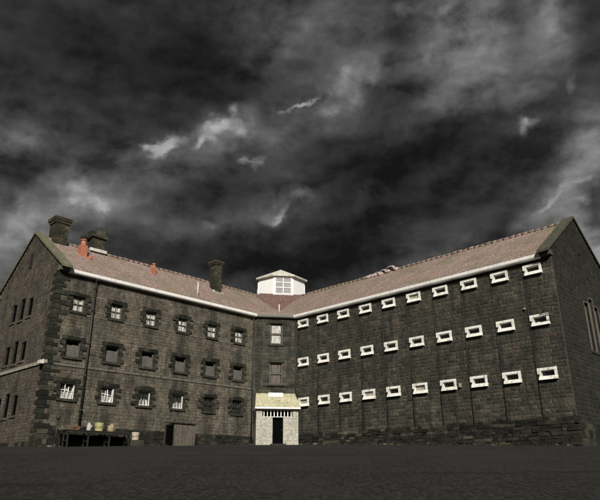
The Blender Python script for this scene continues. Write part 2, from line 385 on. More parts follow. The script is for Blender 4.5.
# ------------------------------------------------------------------ setting-out
WF = Frame(Bp, dL, -nL); EF = Frame(Cp, dR, -nR)          # west / east court facades
bw = (Cp-Bp).length; bdir = (Cp-Bp).normalized(); bout = Vector((bdir.y, -bdir.x))
BF = Frame(Bp, bdir, bout)
GW = Frame(A, nL, dL); GE = Frame(Dp, nR, dR)              # gable ends
uVL, uVR = -2.314, -1.765
V = Bp + dL*uVL
ZE, ZR, HW = 10.97, 14.02, 4.15                             # eave, ridge, ridge distance behind facade
OV = .25; SL = (ZR-ZE)/(HW+OV)
def zroof(t): return ZE + SL*(t+OV) if t <= HW else ZR - SL*(t-HW)
W2 = 2*HW

# ------------------------------------------------------------------ ground
def gz(x, y):
    if y < 0: return -1.6
    r = y
    z = .0495*r - 1.6*math.exp(-r/11.0) if r > 0 else -1.6
    if r > 48: z = .0495*48 - 1.6*math.exp(-48/11.0)
    return z
bm = bmesh.new()
ys = [-600,-200,-60,-20,-5,-1,0,1,2,3,4,5,6,7,8,9,10,12,14,16,18,20,22,24,26,28,30,32,34,36,38,40,42,44,46,48,60,90,200,900]
xs = [-900,-300,-100,-50]+list(range(-40,41,2))+[50,100,300,900]
rg = random.Random(4)
grid = [[bm.verts.new((x, y, gz(x,y) + (rg.uniform(-.003,.003) if 3 < y < 44 and abs(x) < 40 else 0))) for x in xs] for y in ys]
for j in range(len(ys)-1):
    for i in range(len(xs)-1):
        f = bm.faces.new([grid[j][i], grid[j][i+1], grid[j+1][i+1], grid[j+1][i]]); f.smooth = True
build('ground', bm, M['asphalt'], kind='structure')

# ------------------------------------------------------------------ the prison building
prison = empty('prison_building', (-1.73, 43.5, 2.0), 'dark bluestone prison of two long wings meeting at a white lantern, clay tiled roof', 'building')
def part(name, bm, mats, parent=prison, label=None):
    fix(bm); return build(name, bm, mats, parent, label)

sW, uW0 = 2.3475, 1.4784
Wu = [uW0 + sW*k for k in range(6)]          # k=0 is next to the lantern
rowsW = [(4.37, .42, .42), (6.62, .42, .45), (9.12, .38, .42)]
holesW = []
for zi, (zc, hw, hh) in enumerate(rowsW):
    for u in Wu: holesW.append((u-hw, u+hw, zc-hh, zc+hh))
sE, uE0 = 1.8728, .8126
Eu = [uE0 + sE*k for k in range(10)]
rowsE = [4.80, 7.53, 10.27]
holesE = []
for zc in rowsE:
    for u in Eu: holesE.append((u-.34, u+.34, zc-.12, zc+.16))

# court facade, west wing
rg = random.Random(11); bm = bmesh.new()
backing(bm, WF, 0, LL, .8, 11.05, holesW, .28)
zt = [(2.55, 5.62), (5.76, 8.5), (8.6, 10.9)]
for a, b in zt: masonry(bm, WF, lambda z: (0, LL-.02), a, b, holesW, .165, .34, .016, rg)
part('court_wall', bm, [M['west'], M['mortar'], M['quoin'], M['black']], label='brown rubble court wall of the left wing with quoined windows')
# court facade, east wing
rg = random.Random(12); bm = bmesh.new()
backing(bm, EF, 0, LR, .8, 11.05, holesE, .35)
masonry(bm, EF, lambda z: (0, LR-.02), 2.7, 10.95, holesE, .20, .36, .022, rg)
part('court_wall', bm, [M['east'], M['mortar'], M['cream'], M['black']], label='dark bluestone court wall of the right wing with white slit windows')
# bay between the wings
holesB = [(1.08, 1.98, 8.85, 10.35), (1.08, 1.98, 6.05, 7.55)]
rg = random.Random(13); bm = bmesh.new()
backing(bm, BF, 0, bw, .8, 11.12, holesB, .25)
masonry(bm, BF, lambda z: (.02, bw-.02), 1.7, 10.95, holesB, .24, .4, .025, rg)
part('bay_wall', bm, [M['east'], M['mortar'], M['quoin'], M['black']], label='narrow dark stone bay between the two wings')

# gables
def gable(F, m, holes, rgs, ch, lw, label, back_u=W2):
    rg = random.Random(rgs); bm = bmesh.new()
    zs = 11.0
    backing(bm, F, 0, W2, .8, zs, [h for h in holes if h[3] < zs], .3)
    def span(z):
        if z < ZE + .2: return (.02, W2-.02)
        t = (z-ZE-.12)/SL - OV; return (t, W2-t)
    masonry(bm, F, span, 1.2, ZR+.05, holes, ch, lw, .014, rg)
    # solid triangle on top
    prof = [(0, zs), (W2, zs), (W2, zroof(W2)+.02), (HW, ZR+.13), (0, zroof(0)+.02)]
    fr = [bm.verts.new(F(u, -.004, z)) for u, z in prof]; bk = [bm.verts.new(F(u, -.45, z)) for u, z in prof]
    bm.faces.new(fr).material_index = 1; bm.faces.new(bk[::-1]).material_index = 1
    for i in range(5):
        j = (i+1) % 5; bm.faces.new([fr[i], bk[i], bk[j], fr[j]]).material_index = 1
    return part('gable_wall', bm, [m, M['mortar'], M['quoin'], M['black']], label=label)
GWh = []
for zc, hh in ((3.75,.55), (6.75,.55), (9.33,.55)):
    for i, u in enumerate((3.3, 4.45, 5.6)):
        e = .18 if i == 1 else 0
        GWh.append((u-.31, u+.31, zc-hh-e*.3, zc+hh+e))
GWh = GWh
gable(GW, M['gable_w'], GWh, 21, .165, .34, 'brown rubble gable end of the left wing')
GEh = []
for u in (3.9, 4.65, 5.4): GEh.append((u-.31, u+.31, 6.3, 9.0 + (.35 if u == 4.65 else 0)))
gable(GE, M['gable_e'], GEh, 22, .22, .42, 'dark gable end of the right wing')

# rear and inner walls so the building is solid from every side
bm = bmesh.new()
for F_, L_, uv in ((WF, LL, uVL), (EF, LR, uVR)):
    quad(bm, [F_(L_, -W2, .8), F_(uv-W2, -W2, .8), F_(uv-W2, -W2, 10.9), F_(L_, -W2, 10.9)])
part('rear_wall', bm, M['east'])

# quoins at the corners
def quoins(F1, u_end, sgn, z0, z1, rgs, F2, label):
    rg = random.Random(rgs); bm = bmesh.new(); z = z0; k = 0
    while z < z1-.1:
        h = min(rg.uniform(.17, .30), z1-z); lu = rg.uniform(.45,.8) if k % 2 else rg.uniform(.2,.36); lo = .62-.3*(k%2)
        lu2 = lu if k % 2 else lu
        box(bm, F1, u_end-lu2, u_end+.035, -lo, .045, z+.012, z+h-.012, jit=.012, rg=rg)
        z += h; k += 1
    return part('corner_quoins', bm, M['quoin'], label=label)
quoins(WF, LL, 1, 1.3, 10.9, 31, GW, 'dark rough quoins up the near corner of the left wing')

# string courses
bm = bmesh.new(); box(bm, WF, 0, LL-.4, -.05, .05, 5.63, 5.75); part('string_course', bm, M['course'])
bm = bmesh.new(); box(bm, WF, 0, LL-.4, -.05, .035, 8.51, 8.59); part('string_course', bm, M['course'])
bm = bmesh.new(); box(bm, GW, -.06, W2+.05, -.05, .08, 5.66, 5.84); part('string_course', bm, M['course_w'], label='pale string course round the left gable')

# plinths of rough tumbled bluestone with stepped ledges
def plinth(F, u0, u1, steps, rgs, label=None):
    rg = random.Random(rgs); bm = bmesh.new()
    for (za, zb, o0) in steps:
        u = u0
        while u < u1-.02:
            w = rg.uniform(.18, .62); w = min(w, u1-u)
            if u1-u-w < .15: w = u1-u
            dz = rg.uniform(-.03,.03)
            box(bm, F, u+.008, u+w-.008, -.12, o0+rg.uniform(-.035,.04), za+.006, zb-.006+dz*.5, jit=.018, rg=rg)
            u += w
    return part('plinth', bm, M['plinth'], label=label)
plinth(EF, 0, LR+.1, [(1.1,1.5,.30),(1.5,1.68,.27),(1.68,1.85,.26),(1.85,2.03,.20),(2.03,2.2,.19),(2.2,2.36,.13),(2.36,2.53,.12),(2.53,2.70,.06)], 41, 'rough stepped plinth under the right wing')
plinth(WF, 0, LL-.02, [(1.1,1.6,.26),(1.6,1.88,.22),(1.88,2.12,.18),(2.12,2.34,.13),(2.34,2.55,.07)], 42, 'rough stepped plinth under the left wing')
plinth(GW, 0, W2, [(1.1,1.5,.06),(1.5,1.8,.03)], 43)
plinth(GE, 0, W2, [(1.1,1.7,.16),(1.7,2.1,.12),(2.1,2.4,.08)], 44)

# ------------------------------------------------------------------ windows, west wing
def west_window(u, zc, hw, hh, style, rgs):
    rg = random.Random(rgs); bm = bmesh.new()
    fw = .045; o0, o1 = -.13, -.07
    fm = {'curtain': M['slate_grey'], 'bars': M['white'], 'half': M['white'], 'board': M['board'], 'dark': M['iron']}[style]
    box(bm, WF, u-hw+.003, u-hw+fw, o0, o1, zc-hh+.003, zc+hh-.003); box(bm, WF, u+hw-fw, u+hw-.003, o0, o1, zc-hh+.003, zc+hh-.003)
    box(bm, WF, u-hw+fw, u+hw-fw, o0, o1, zc+hh-fw, zc+hh-.003); box(bm, WF, u-hw+fw, u+hw-fw, o0, o1, zc-hh+.003, zc-hh+fw)
    if style in ('curtain', 'dark'):
        box(bm, WF, u-hw+fw, u+hw-fw, o0+.01, o1-.01, zc-.02, zc+.02)
        box(bm, WF, u-.015, u+.015, o0+.012, o1-.012, zc-hh+fw, zc+hh-fw)
    w = part('window', bm, fm, label={'curtain':'window with a pale crumpled curtain', 'bars':'window with broken white bars', 'half':'window pale in its lower half',
                                    'board':'window closed with grey boarding', 'dark':'dark empty window'}[style])
    # infill
    bm = bmesh.new(); oo = -.145
    n = 10; z0 = zc-hh+.01; z1 = zc+hh-.01
    if style == 'half': z1 = zc-.0
    if style in ('curtain', 'half', 'bars'):
        ph = rg.uniform(0, 6); cols = []
        for i in range(n+1):
            uu = u-hw+.01+(2*hw-.02)*i/n
            o = oo+.018*math.sin(i*1.9+ph)+rg.uniform(-.006,.006)
            dz = rg.uniform(-.16, .02) if style != 'bars' else -hh*(.9+.3*math.sin(i*1.3+ph))
            cols.append((bm.verts.new(WF(uu, o, z0)), bm.verts.new(WF(uu+.02*math.sin(i+ph), o, max(z0+.05, z1+dz)))))
        for a, b in zip(cols[:-1], cols[1:]): bm.faces.new([a[0], b[0], b[1], a[1]])
        build('curtain', bm, M['curtain'], w)
    elif style == 'board':
        nb = 4
        for i in range(nb):
            a = u-hw+.055+(2*hw-.11)*i/nb; b = a+(2*hw-.11)/nb-.008
            box(bm, WF, a, b, oo-.03, oo+.03+rg.uniform(0,.012), z0+.05, z1-.22-rg.uniform(0,.05))
        part('boarding', bm, M['board'], w)
    bm = bmesh.new(); quad(bm, [WF(u-hw+.01,-.185,zc-hh+.01), WF(u+hw-.01,-.185,zc-hh+.01), WF(u+hw-.01,-.185,zc+hh-.01), WF(u-hw+.01,-.185,zc+hh-.01)])
    if style != 'board': build('pane', bm, M['glass'], w)
    else: bm.free()
    # iron bars
    bm = bmesh.new()
    if style == 'bars':
        for i in range(4):
            a = u-hw+.12+i*(2*hw-.24)/3
            cyl(bm, WF(a, -.08, zc-hh), WF(a+rg.uniform(-.1,.1), -.08, zc+hh*rg.uniform(.2,.95)), .022, n=6)
        cyl(bm, WF(u-hw, -.085, zc-.05), WF(u+hw, -.085, zc+.06), .02, n=6)
        part('window_bars', bm, M['white'], w)
    elif style in ('dark', 'half'):
        for i in range(4):
            a = u-hw+.12+i*(2*hw-.24)/3
            cyl(bm, WF(a, -.06, zc-hh), WF(a, -.06, zc+hh), .014, n=6)
        part('window_bars', bm, M['iron'], w)
    else: bm.free()
    # rough quoined surround
    bm = bmesh.new()
    for side in (-1, 1):
        z = zc-hh-.02; k = rg.randint(0, 1)
        while z < zc+hh-.02:
            h = min(rg.uniform(.15,.23), zc+hh-z+.04); ln = rg.uniform(.28,.42) if k % 2 else rg.uniform(.12,.22)
            e = u+side*hw
            box(bm, WF, min(e, e+side*ln), max(e, e+side*ln), -.1, .055+rg.uniform(-.01,.02), z+.008, z+h-.008, jit=.014, rg=rg)
            z += h; k += 1
    # voussoir lintel and sill
    for i in range(4):
        wv = (2*hw+.5)/4; a = u-hw-.25+i*wv
        box(bm, WF, a+.006, a+wv-.006, -.1, .065+rg.uniform(-.01,.02), zc+hh+.012, zc+hh+.21+rg.uniform(-.03,.05), jit=.015, rg=rg)
    part('surround', bm, M['quoin'], w)
    bm = bmesh.new(); box(bm, WF, u-hw-.14, u+hw+.14, -.12, .09, zc-hh-.14, zc-hh-.01, jit=.008, rg=rg)
    part('sill', bm, M['quoin'], w)
styles = [['dark','dark','half','half','bars','bars'],           # lowest row, k=0 next to the lantern
          ['board']*6,
          ['curtain','curtain','curtain','curtain','curtain','curtain']]
for zi, (zc, hw, hh) in enumerate(rowsW):
    for k, u in enumerate(Wu): west_window(u, zc, hw, hh, styles[zi][k], 100+zi*10+k)

# bay windows
for bi, (a, b, c, d) in enumerate(holesB):
    bm = bmesh.new(); u = (a+b)/2
    for s0, s1, y0, y1 in ((a+.003,a+.07,c+.003,d-.003), (b-.07,b-.003,c+.003,d-.003), (a+.07,b-.07,d-.07,d-.003), (a+.07,b-.07,c+.003,c+.07), (a+.07,b-.07,(c+d)/2-.05,(c+d)/2+.05)):
        box(bm, BF, s0, s1, -.16, -.09, y0, y1)
    w = part('window', bm, M['board'], label='tall grey two-light window in the bay')
    bm = bmesh.new()
    quad(bm, [BF(a+.01,-.2,c+.01), BF(b-.01,-.2,c+.01), BF(b-.01,-.2,d-.01), BF(a+.01,-.2,d-.01)])
    build('pane', bm, M['glass'], w)
    bm = bmesh.new()
    for y0, y1 in ((c+.1, (c+d)/2-.08), ((c+d)/2+.08, d-.12)):
        pts = []
        for i in range(9): 
            uu = a+.12+(b-a-.24)*i/8; pts.append((bm.verts.new(BF(uu, -.17+.015*math.sin(i*2.2), y0)), bm.verts.new(BF(uu, -.17+.015*math.sin(i*2.2), y1))))
        for p, q in zip(pts[:-1], pts[1:]): bm.faces.new([p[0], q[0], q[1], p[1]])
    build('blind', bm, M['slate_grey'] if bi else M['curtain'], w)
    bm = bmesh.new(); box(bm, BF, a-.15, b+.15, -.1, .06, d+.01, d+.2); part('lintel', bm, M['quoin'], w)
    bm = bmesh.new(); box(bm, BF, a-.12, b+.12, -.1, .08, c-.13, c-.01)
    part('sill', bm, M['quoin'], w)
# thin rail across the bay above the porch
bm = bmesh.new(); cyl(bm, BF(.6, .12, 5.93), BF(bw-.1, .12, 5.93), .025, n=6)
for uu in (.7, 1.7, bw-.3): cyl(bm, BF(uu, .0, 5.93), BF(uu, .12, 5.93), .015, n=6)
part('wall_conduit', bm, M['iron'])

# ------------------------------------------------------------------ slit windows, east wing
def slit(u, zc, blocked=False):
    bm = bmesh.new(); F = EF; oo = .13
    h0, h1 = zc-.30, zc+.30; w = .47
    # head, longer on the side towards the lantern
    def wedge(u0, u1, z0, z1, oa, ob):        # oa at bottom, ob at top
        P = [F(u0,-.05,z0),F(u1,-.05,z0),F(u1,oa,z0),F(u0,oa,z0),F(u0,-.05,z1),F(u1,-.05,z1),F(u1,ob,z1),F(u0,ob,z1)]
        v = [bm.verts.new(p) for p in P]
        for q in ((0,1,2,3),(4,7,6,5),(0,4,5,1),(1,5,6,2),(2,6,7,3),(3,7,4,0)): bm.faces.new([v[i] for i in q])
    wedge(u-w-.06, u+w, h1-.13, h1, .08, .06)
    wedge(u-w-.06, u-.34, h1-.30, h1-.132, .075, .075)
    wedge(u-w+.04, u-.34, h0+.19, h1-.302, .07, .07)
    wedge(u+.34, u+w, h0+.19, h1-.132, .075, .075)
    wedge(u-w+.02, u+w+.02, h0, h0+.188, .17, .07)
    o = part('slit_window', bm, M['cream'])
    bm = bmesh.new(); dp = -.03 if blocked else -.2; quad(bm, [F(u-.335,dp,zc-.115), F(u+.335,dp,zc-.115), F(u+.335,dp,zc+.155), F(u-.335,dp,zc+.155)])
    build('pane', bm, M['board2'] if blocked else M['glass'], o, label='slit blocked with pale board' if blocked else None)
    bm = bmesh.new()
    for i in range(5): cyl(bm, F(u-.28+.14*i, -.06, zc-.12), F(u-.28+.14*i, -.06, zc+.16), .012, n=6)
    part('window_bars', bm, M['iron'], o)
    return o
M['board2'] = plain('pale_board', (.45,.43,.36), .8, .4, sc=9, dirtcol=(.10,.09,.06), dirt=.7)
BLOCK = {(0,0),(0,5),(2,5),(0,3)}
s0 = slit(Eu[1], rowsE[0]); s1 = slit(Eu[0], rowsE[0], True)
rg = random.Random(7)
for ri, zc in enumerate(rowsE):
    for k, u in enumerate(Eu):
        if ri == 0 and k < 2: continue
        bl = (ri, k) in BLOCK
        d = dR*(u-Eu[0 if bl else 1]); copy_part(s1 if bl else s0, prison, Vector((d.x, d.y, zc-rowsE[0])))
# thin iron drain beside every window column
bm = bmesh.new()
cyl(bm, EF(Eu[0]-.56, .03, 2.6), EF(Eu[0]-.56, .03, 10.85), .02, n=7)
p0 = part('drain_pipe', bm, M['iron'])
for k in range(1, 10):
    d = dR*(Eu[k]-Eu[0]); copy_part(p0, prison, Vector((d.x, d.y, 0)))
# waste pipe down the west wing
bm = bmesh.new(); tube(bm, [WF(12.36,.10,2.3), WF(12.36,.10,10.55), WF(12.36,.22,10.75)], .065)
for z in (3.4, 5.2, 7.0, 8.9, 10.2): cyl(bm, WF(12.36,.10,z-.05), WF(12.36,.10,z+.05), .09)
part('down_pipe', bm, M['iron'])
bm = bmesh.new(); tube(bm, [WF(.22,.10,2.2), WF(.22,.10,10.6)], .05); part('down_pipe', bm, M['iron'])
bm = bmesh.new(); tube(bm, [EF(.10,.10,2.2), EF(.10,.10,10.6)], .05); part('down_pipe', bm, M['iron'])

# gable windows
def gwin(F, a, b, c, d, bars, m, label=None):
    fo = -.12 if bars else -.03; po_ = -.25 if bars else -.09
    bm = bmesh.new()
    for x0, x1, y0, y1 in ((a+.003,a+.05,c+.003,d-.003),(b-.05,b-.003,c+.003,d-.003),(a+.05,b-.05,c+.003,c+.05),(a+.05,b-.05,d-.05,d-.003)):
        box(bm, F, x0, x1, fo-.08, fo, y0, y1)
    if bars:
        z = c+.5
        while z < d-.2: box(bm, F, a+.05, b-.05, -.19, -.13, z, z+.03); z += .5
    w = part('window', bm, m, label=label)
    bm = bmesh.new(); quad(bm, [F(a+.01,po_,c+.01), F(b-.01,po_,c+.01), F(b-.01,po_,d-.01), F(a+.01,po_,d-.01)]); build('pane', bm, M['black'] if F is GW else M['glass'], w)
    bm = bmesh.new(); box(bm, F, a-.08, b+.08, -.1, .06, c-.12, c-.005); part('sill', bm, M['gable_w'] if F is GW else M['quoin'], w)
    if F is GE:
        bm = bmesh.new(); box(bm, F, a-.06, a-.005, -.1, .03, c, d); box(bm, F, b+.005, b+.06, -.1, .03, c, d); box(bm, F, a-.06, b+.06, -.1, .03, d+.005, d+.06)
        part('surround', bm, M['course'], w)
for h in GWh: gwin(GW, *h, False, M['iron'])
for h in GEh: gwin(GE, *h, True, M['board'], 'tall light of the big gable window')
# slit vents high in the gables
for F_ in (GW, GE):
    bm = bmesh.new(); box(bm, F_, HW-.16, HW+.16, -.05, .05, 11.9, 12.9); part('gable_vent', bm, M['iron'])

# ------------------------------------------------------------------ roofs: real profiled tiles
def tile_roof(bm, F, u_end, uV, back, rgs, us=.062, tl=.30, amp=.015):
    """from the gable (u_end) to the valley/hip line u=uV-t ; back slope if back"""
    rg = random.Random(rgs)
    t0, t1 = (-OV, HW) if not back else (HW, W2+OV)
    n = int((t1-t0)/math.cos(math.atan(SL))/tl); rows = []
    for k in range(n):
        for e in (0, 1):
            rows.append((t0+(t1-t0)*(k+e)/n, (1-e) if not back else e))
    prev = None; du = us*1.0
    N = int((u_end-(uV-t0))/du)
    for (t, lift) in rows:
        us_ = uV - t; zz = ZE+SL*(t+OV) if not back else ZR-SL*(t-HW)
        ph = rg.uniform(-.01, .01); line = []
        for i in range(N+1):
            u = us_ + (u_end-us_)*i/N
            a = amp*math.sin((u+ph)*2*math.pi/.25)
            line.append(bm.verts.new(F(u, -t, zz + a + lift*.022 + rg.uniform(-.009,.009))))
        if prev:
            for i in range(N): f = bm.faces.new([prev[i], prev[i+1], line[i+1], line[i]])
        prev = line
for F_, ue, uv, s, lab in ((WF, LL-.42, uVL, 51, 'pinkish clay tile roof of the left wing'), (EF, LR-.42, uVR, 52, 'pinkish clay tile roof of the right wing')):
    bm = bmesh.new(); tile_roof(bm, F_, ue, uv, False, s)
    r = part('roof', bm, M['roof'], label=lab)
    bm = bmesh.new(); N = 2
    quad(bm, [F_(ue,-HW,ZR), F_(uv-HW,-HW,ZR), F_(uv-W2-OV,-W2-OV,ZE), F_(ue,-W2-OV,ZE)])
    part('rear_slope', bm, M['roof'], r)
    # ridge capping tiles, one mesh
    rg = random.Random(s+5); bm = bmesh.new(); u = uv-HW+.2
    while u < ue-.05:
        l = .42; dz = rg.uniform(-.02,.02); do = rg.uniform(-.015,.015)
        cyl(bm, F_(u, -HW+do, ZR+.02+dz), F_(min(u+l, ue), -HW+do, ZR+.035+dz+rg.uniform(-.01,.01)), .095, .105, n=9); u += l-.01
    part('ridge_tiles', bm, M['roof'], r)
# soffit boards under eaves
bm = bmesh.new()
for F_, L_ in ((WF, LL-.45), (EF, LR-.45)):
    box(bm, F_, 0, L_, .0, .24, 10.90, 10.95)
part('soffit', bm, M['iron'])
# small bay roof
bm = bmesh.new()
za = zroof(0)+.0
ap = V + (nL-dL)*1.0
b0, c0, b1, c1 = BF(-.05,.22,ZE), BF(bw+.05,.22,ZE), BF(-.0,0,ZE+.16), BF(bw,0,ZE+.16)
apx = Vector((ap.x, ap.y, ZE+SL*(1.0+OV)+.02))
quad(bm, [b0, c0, c1, b1]); bm.faces.new([bm.verts.new(p) for p in (b1, c1, apx)])
part('bay_roof', bm, M['roof'])
# gutters
def gutter(F, u0, u1, m, name='gutter', label=None, o=.31):
    bm = bmesh.new(); prof = [(.05,10.93),(.05,10.73),(.17,10.725),(o-.03,10.75),(o,10.80),(o,10.96),(o-.03,10.96),(o-.03,10.82),(.17,10.75),(.09,10.75),(.09,10.93)]
    n = len(prof); segs = max(1, int((u1-u0)/2.4)); 
    for k in range(segs):
        a = u0+(u1-u0)*k/segs; b = u0+(u1-u0)*(k+1)/segs-.03
        P = [bm.verts.new(F(a, q, z)) for q, z in prof]; Q = [bm.verts.new(F(b, q, z)) for q, z in prof]
        for i in range(n): bm.faces.new([P[i], P[(i+1)%n], Q[(i+1)%n], Q[i]])
        bm.faces.new(P); bm.faces.new(Q[::-1])
    return part(name, bm, m, label=label)
gutter(WF, .1, 14.1, M['white'], label='white gutter along the left wing')
gutter(EF, .05, 18.25, M['white'], label='white gutter along the right wing')
gutter(BF, -.05, bw+.05, M['grey_paint'], label='grey gutter across the bay', o=.26)
# gable copings with kneelers
def coping(F, m, label):
    bm = bmesh.new(); th = .14; rise = .16; n = 9
    for side in (0, 1):
        for k in range(n):
            ta = -.55+(HW+.55)*k/n; tb = -.55+(HW+.55)*(k+1)/n-.012
            za_ = ZR+.16-SL*(HW-ta); zb_ = ZR+.16-SL*(HW-tb)
            f = (lambda t: t) if side == 0 else (lambda t: W2-t)
            P = [F(f(ta), .10, za_), F(f(tb), .10, zb_), F(f(tb), -.52, zb_), F(f(ta), -.52, za_)]
            v = [bm.verts.new(p) for p in P] + [bm.verts.new(p+Vector((0,0,th))) for p in P]
            for q in ((0,1,2,3),(4,7,6,5),(0,4,5,1),(1,5,6,2),(2,6,7,3),(3,7,4,0)): bm.faces.new([v[i] for i in q])
        zk = ZR+.16-SL*(HW+.55)
        if side == 0: box(bm, F, -.30, .10, -.46, .05, zk-.12, zk+.13)
        else: box(bm, F, W2-.10, W2+.30, -.46, .05, zk-.12, zk+.13)
    return part('coping', bm, m, label=label)
coping(GW, M['coping'], 'pale lichened coping of the left gable'); coping(GE, M['coping_e'], 'dark coping of the right gable')

# ------------------------------------------------------------------ chimneys
def chimney(u0, u1, o0, o1, z0, z1, rgs, label, crown='flare', cap=True):
    rg = random.Random(rgs); bm = bmesh.new()
    z = z0
    while z < z1-.02:
        h = min(rg.uniform(.17,.24), z1-z); sh = rg.uniform(-.012,.012)
        k = 3
        for i in range(k):
            a = u0+(u1-u0)*i/k; b = u0+(u1-u0)*(i+1)/k
            box(bm, WF, a+.003+sh*(i==0), b-.003, o0+rg.uniform(-.012,.012), o1+rg.uniform(-.015,.015), z+.006, z+h-.004, jit=.008, rg=rg)
        z += h
    c = part('chimney', bm, M['chimney'], label=label)
    bm = bmesh.new()
    if crown == 'flare':
        box(bm, WF, u0-.06, u1+.06, o0-.06, o1+.06, z1+.004, z1+.17, jit=.03, rg=rg)
        box(bm, WF, u0-.13, u1+.13, o0-.13, o1+.13, z1+.175, z1+.36, jit=.045, rg=rg)
    elif crown == 'broken':
        for i in range(14):
            a = rg.uniform(u0-.15, u1-.15); q = rg.uniform(o0-.1, o1-.15)
            box(bm, WF, a, a+rg.uniform(.2,.4), q, q+rg.uniform(.2,.35), z1-.1, z1+rg.uniform(.15,.62), jit=.06, rg=rg)
        box(bm, WF, u0-.12, u1+.12, o0-.12, o1+.12, z1-.02, z1+.16, jit=.03, rg=rg)
    else:
        box(bm, WF, u0-.07, u1+.07, o0-.07, o1+.07, z1+.004, z1+.12, jit=.01, rg=rg)
        box(bm, WF, u0-.13, u1+.13, o0-.13, o1+.13, z1+.125, z1+.26, jit=.015, rg=rg)
    part('chimney_cap', bm, M['chimney'], c)
    return c
chimney(12.75, 13.62, -4.6, -3.7, 13.2, 15.15, 61, 'wide dark chimney with flared cap on the left ridge', 'flare')
chimney(10.1, 10.95, -4.75, -3.95, 13.2, 15.0, 62, 'crumbling chimney with broken cap behind the left ridge', 'broken')
c3 = chimney(1.35, 1.95, -3.0, -2.4, 12.0, 14.95, 63, 'tall slim chimney on the left roof near the lantern', 'slim')
bm = bmesh.new(); box(bm, WF, 1.22, 2.08, -2.36, -2.22, 12.60, 12.74, jit=.02); box(bm, WF, 2.0, 2.12, -2.9, -2.3, 12.66, 12.86, jit=.03); part('flashing', bm, M['flash'], c3)
bm = bmesh.new(); box(bm, WF, 9.95, 11.15, -3.98, -3.82, ZR-.06, ZR+.13, jit=.02); part('ridge_flashing', bm, M['flash'])
# orange terracotta flues with sooty cowls
def flue(u, t, h, r, label, cowl):
    zb = zroof(t)-.1; bm = bmesh.new()
    if cowl: box(bm, WF, u-.24, u+.24, -t-.2, -t+.2, zb-.1, zb+.75, jit=.02)
    else: box(bm, WF, u-.13, u+.13, -t-.13, -t+.13, zb-.1, zb+.45, jit=.02)
    cyl(bm, WF(u,-t,zb), WF(u,-t,zb+h), r, r*.85, n=14); cyl(bm, WF(u,-t,zb+h-.1), WF(u,-t,zb+h-.02), r*1.12, n=14)
    c = part('flue', bm, M['terracotta'], label=label)
    bm = bmesh.new(); cyl(bm, WF(u,-t,zb+h), WF(u,-t,zb+h+.16), r*1.1, r*1.35, n=14); cyl(bm, WF(u,-t,zb+h+.165), WF(u,-t,zb+h+.30), r*1.3, r*.5, n=14)
    part('cowl', bm, M['soot'], c)
flue(12.12, 2.75, 1.15, .17, 'orange clay flue with a round black cowl', True)
flue(6.95, 2.75, .85, .12, 'small orange clay flue with a black top', False)
bm = bmesh.new(); box(bm, WF, 11.6, 11.85, -2.6, -2.3, zroof(2.4)-.05, zroof(2.4)+.18, jit=.03); part('broken_tile_pile', bm, M['terracotta'])
# white vent pipe lying up the slope
bm = bmesh.new(); tube(bm, [WF(4.94,-.3,zroof(.3)-.05), WF(4.94,-.3,zroof(.3)+1.0)], .05); part('vent_pipe', bm, M['flash'])
# heap of lifted ridge tiles, right wing
rg = random.Random(71); bm = bmesh.new()
for i in range(26):
    u = rg.uniform(3.5, 6.3); q = -HW + rg.uniform(-.05, .35); h = .08 + .22*max(0, (u-3.4)/2.9)*rg.random()
    z = zroof(-q) + h*.6 + .02
    p = EF(u, q, z); ang = rg.uniform(-.9, .9); l = rg.uniform(.16,.30)
    d = Vector((math.cos(ang)*dR.x, math.cos(ang)*dR.y, math.sin(ang)*.8))
    cyl(bm, p-d*l*.7, p+d*l*.7, .075, .10, n=8)
for u_, w_, h_ in ((4.5,.22,.16), (5.05,.25,.22), (5.7,.36,.34)):     # sprung sheets of flashing standing up in low bows
    prev = None
    for i in range(9):
        a = math.pi*i/8; p = (u_-w_*math.cos(a)+rg.uniform(-.02,.02), ZR+.04+h_*math.sin(a)+.1*(i/8)*h_)
        if prev:
            P = [EF(prev[0],-HW-.05,prev[1]), EF(p[0],-HW-.05,p[1]), EF(p[0]+.05,-HW+.28,p[1]-.12), EF(prev[0]+.05,-HW+.28,prev[1]-.12)]
            v = [bm.verts.new(q) for q in P]+[bm.verts.new(q+Vector((0,0,.05))) for q in P]
            for q in ((0,1,2,3),(4,7,6,5),(0,4,5,1),(1,5,6,2),(2,6,7,3),(3,7,4,0)): bm.faces.new([v[i2] for i2 in q])
        prev = p
part('loose_ridge_tiles', bm, plain('pale_pink_tile', (.50,.40,.37), .8, .4, sc=6), label='pale heap of lifted tiles on the right ridge')

# ------------------------------------------------------------------ central lantern
cx, cy = (V + (nL-dL)*HW).x, (V + (nL-dL)*HW).y
def oct_ring(bm, ap_, z): 
    Rr = ap_/math.cos(math.pi/8); th0 = math.atan2(bout.y, bout.x)
    return [bm.verts.new((cx+Rr*math.cos(th0+math.pi/8+i*math.pi/4), cy+Rr*math.sin(th0+math.pi/8+i*math.pi/4), z)) for i in range(8)]
bm = bmesh.new()
rings = [oct_ring(bm, 1.95, 13.3), oct_ring(bm, 1.95, 15.75)]
for i in range(8): bm.faces.new([rings[0][i], rings[0][(i+1)%8], rings[1][(i+1)%8], rings[1][i]])
bm.faces.new(rings[1])
lantern = part('lantern', bm, M['white_wood'], label='white octagonal lantern room over the meeting of the wings')
bm = bmesh.new(); r0 = oct_ring(bm, 2.18, 15.66); r1 = oct_ring(bm, 2.2, 15.78); r2 = oct_ring(bm, .0001, 16.92)
for a, b in ((r0, r1), (r1, r2)):
    for i in range(8): bm.faces.new([a[i], a[(i+1)%8], b[(i+1)%8], b[i]])
bm.faces.new(r0[::-1]); bmesh.ops.remove_doubles(bm, verts=bm.verts, dist=.002)
part('lantern_roof', bm, M['lantern_roof'], lantern)
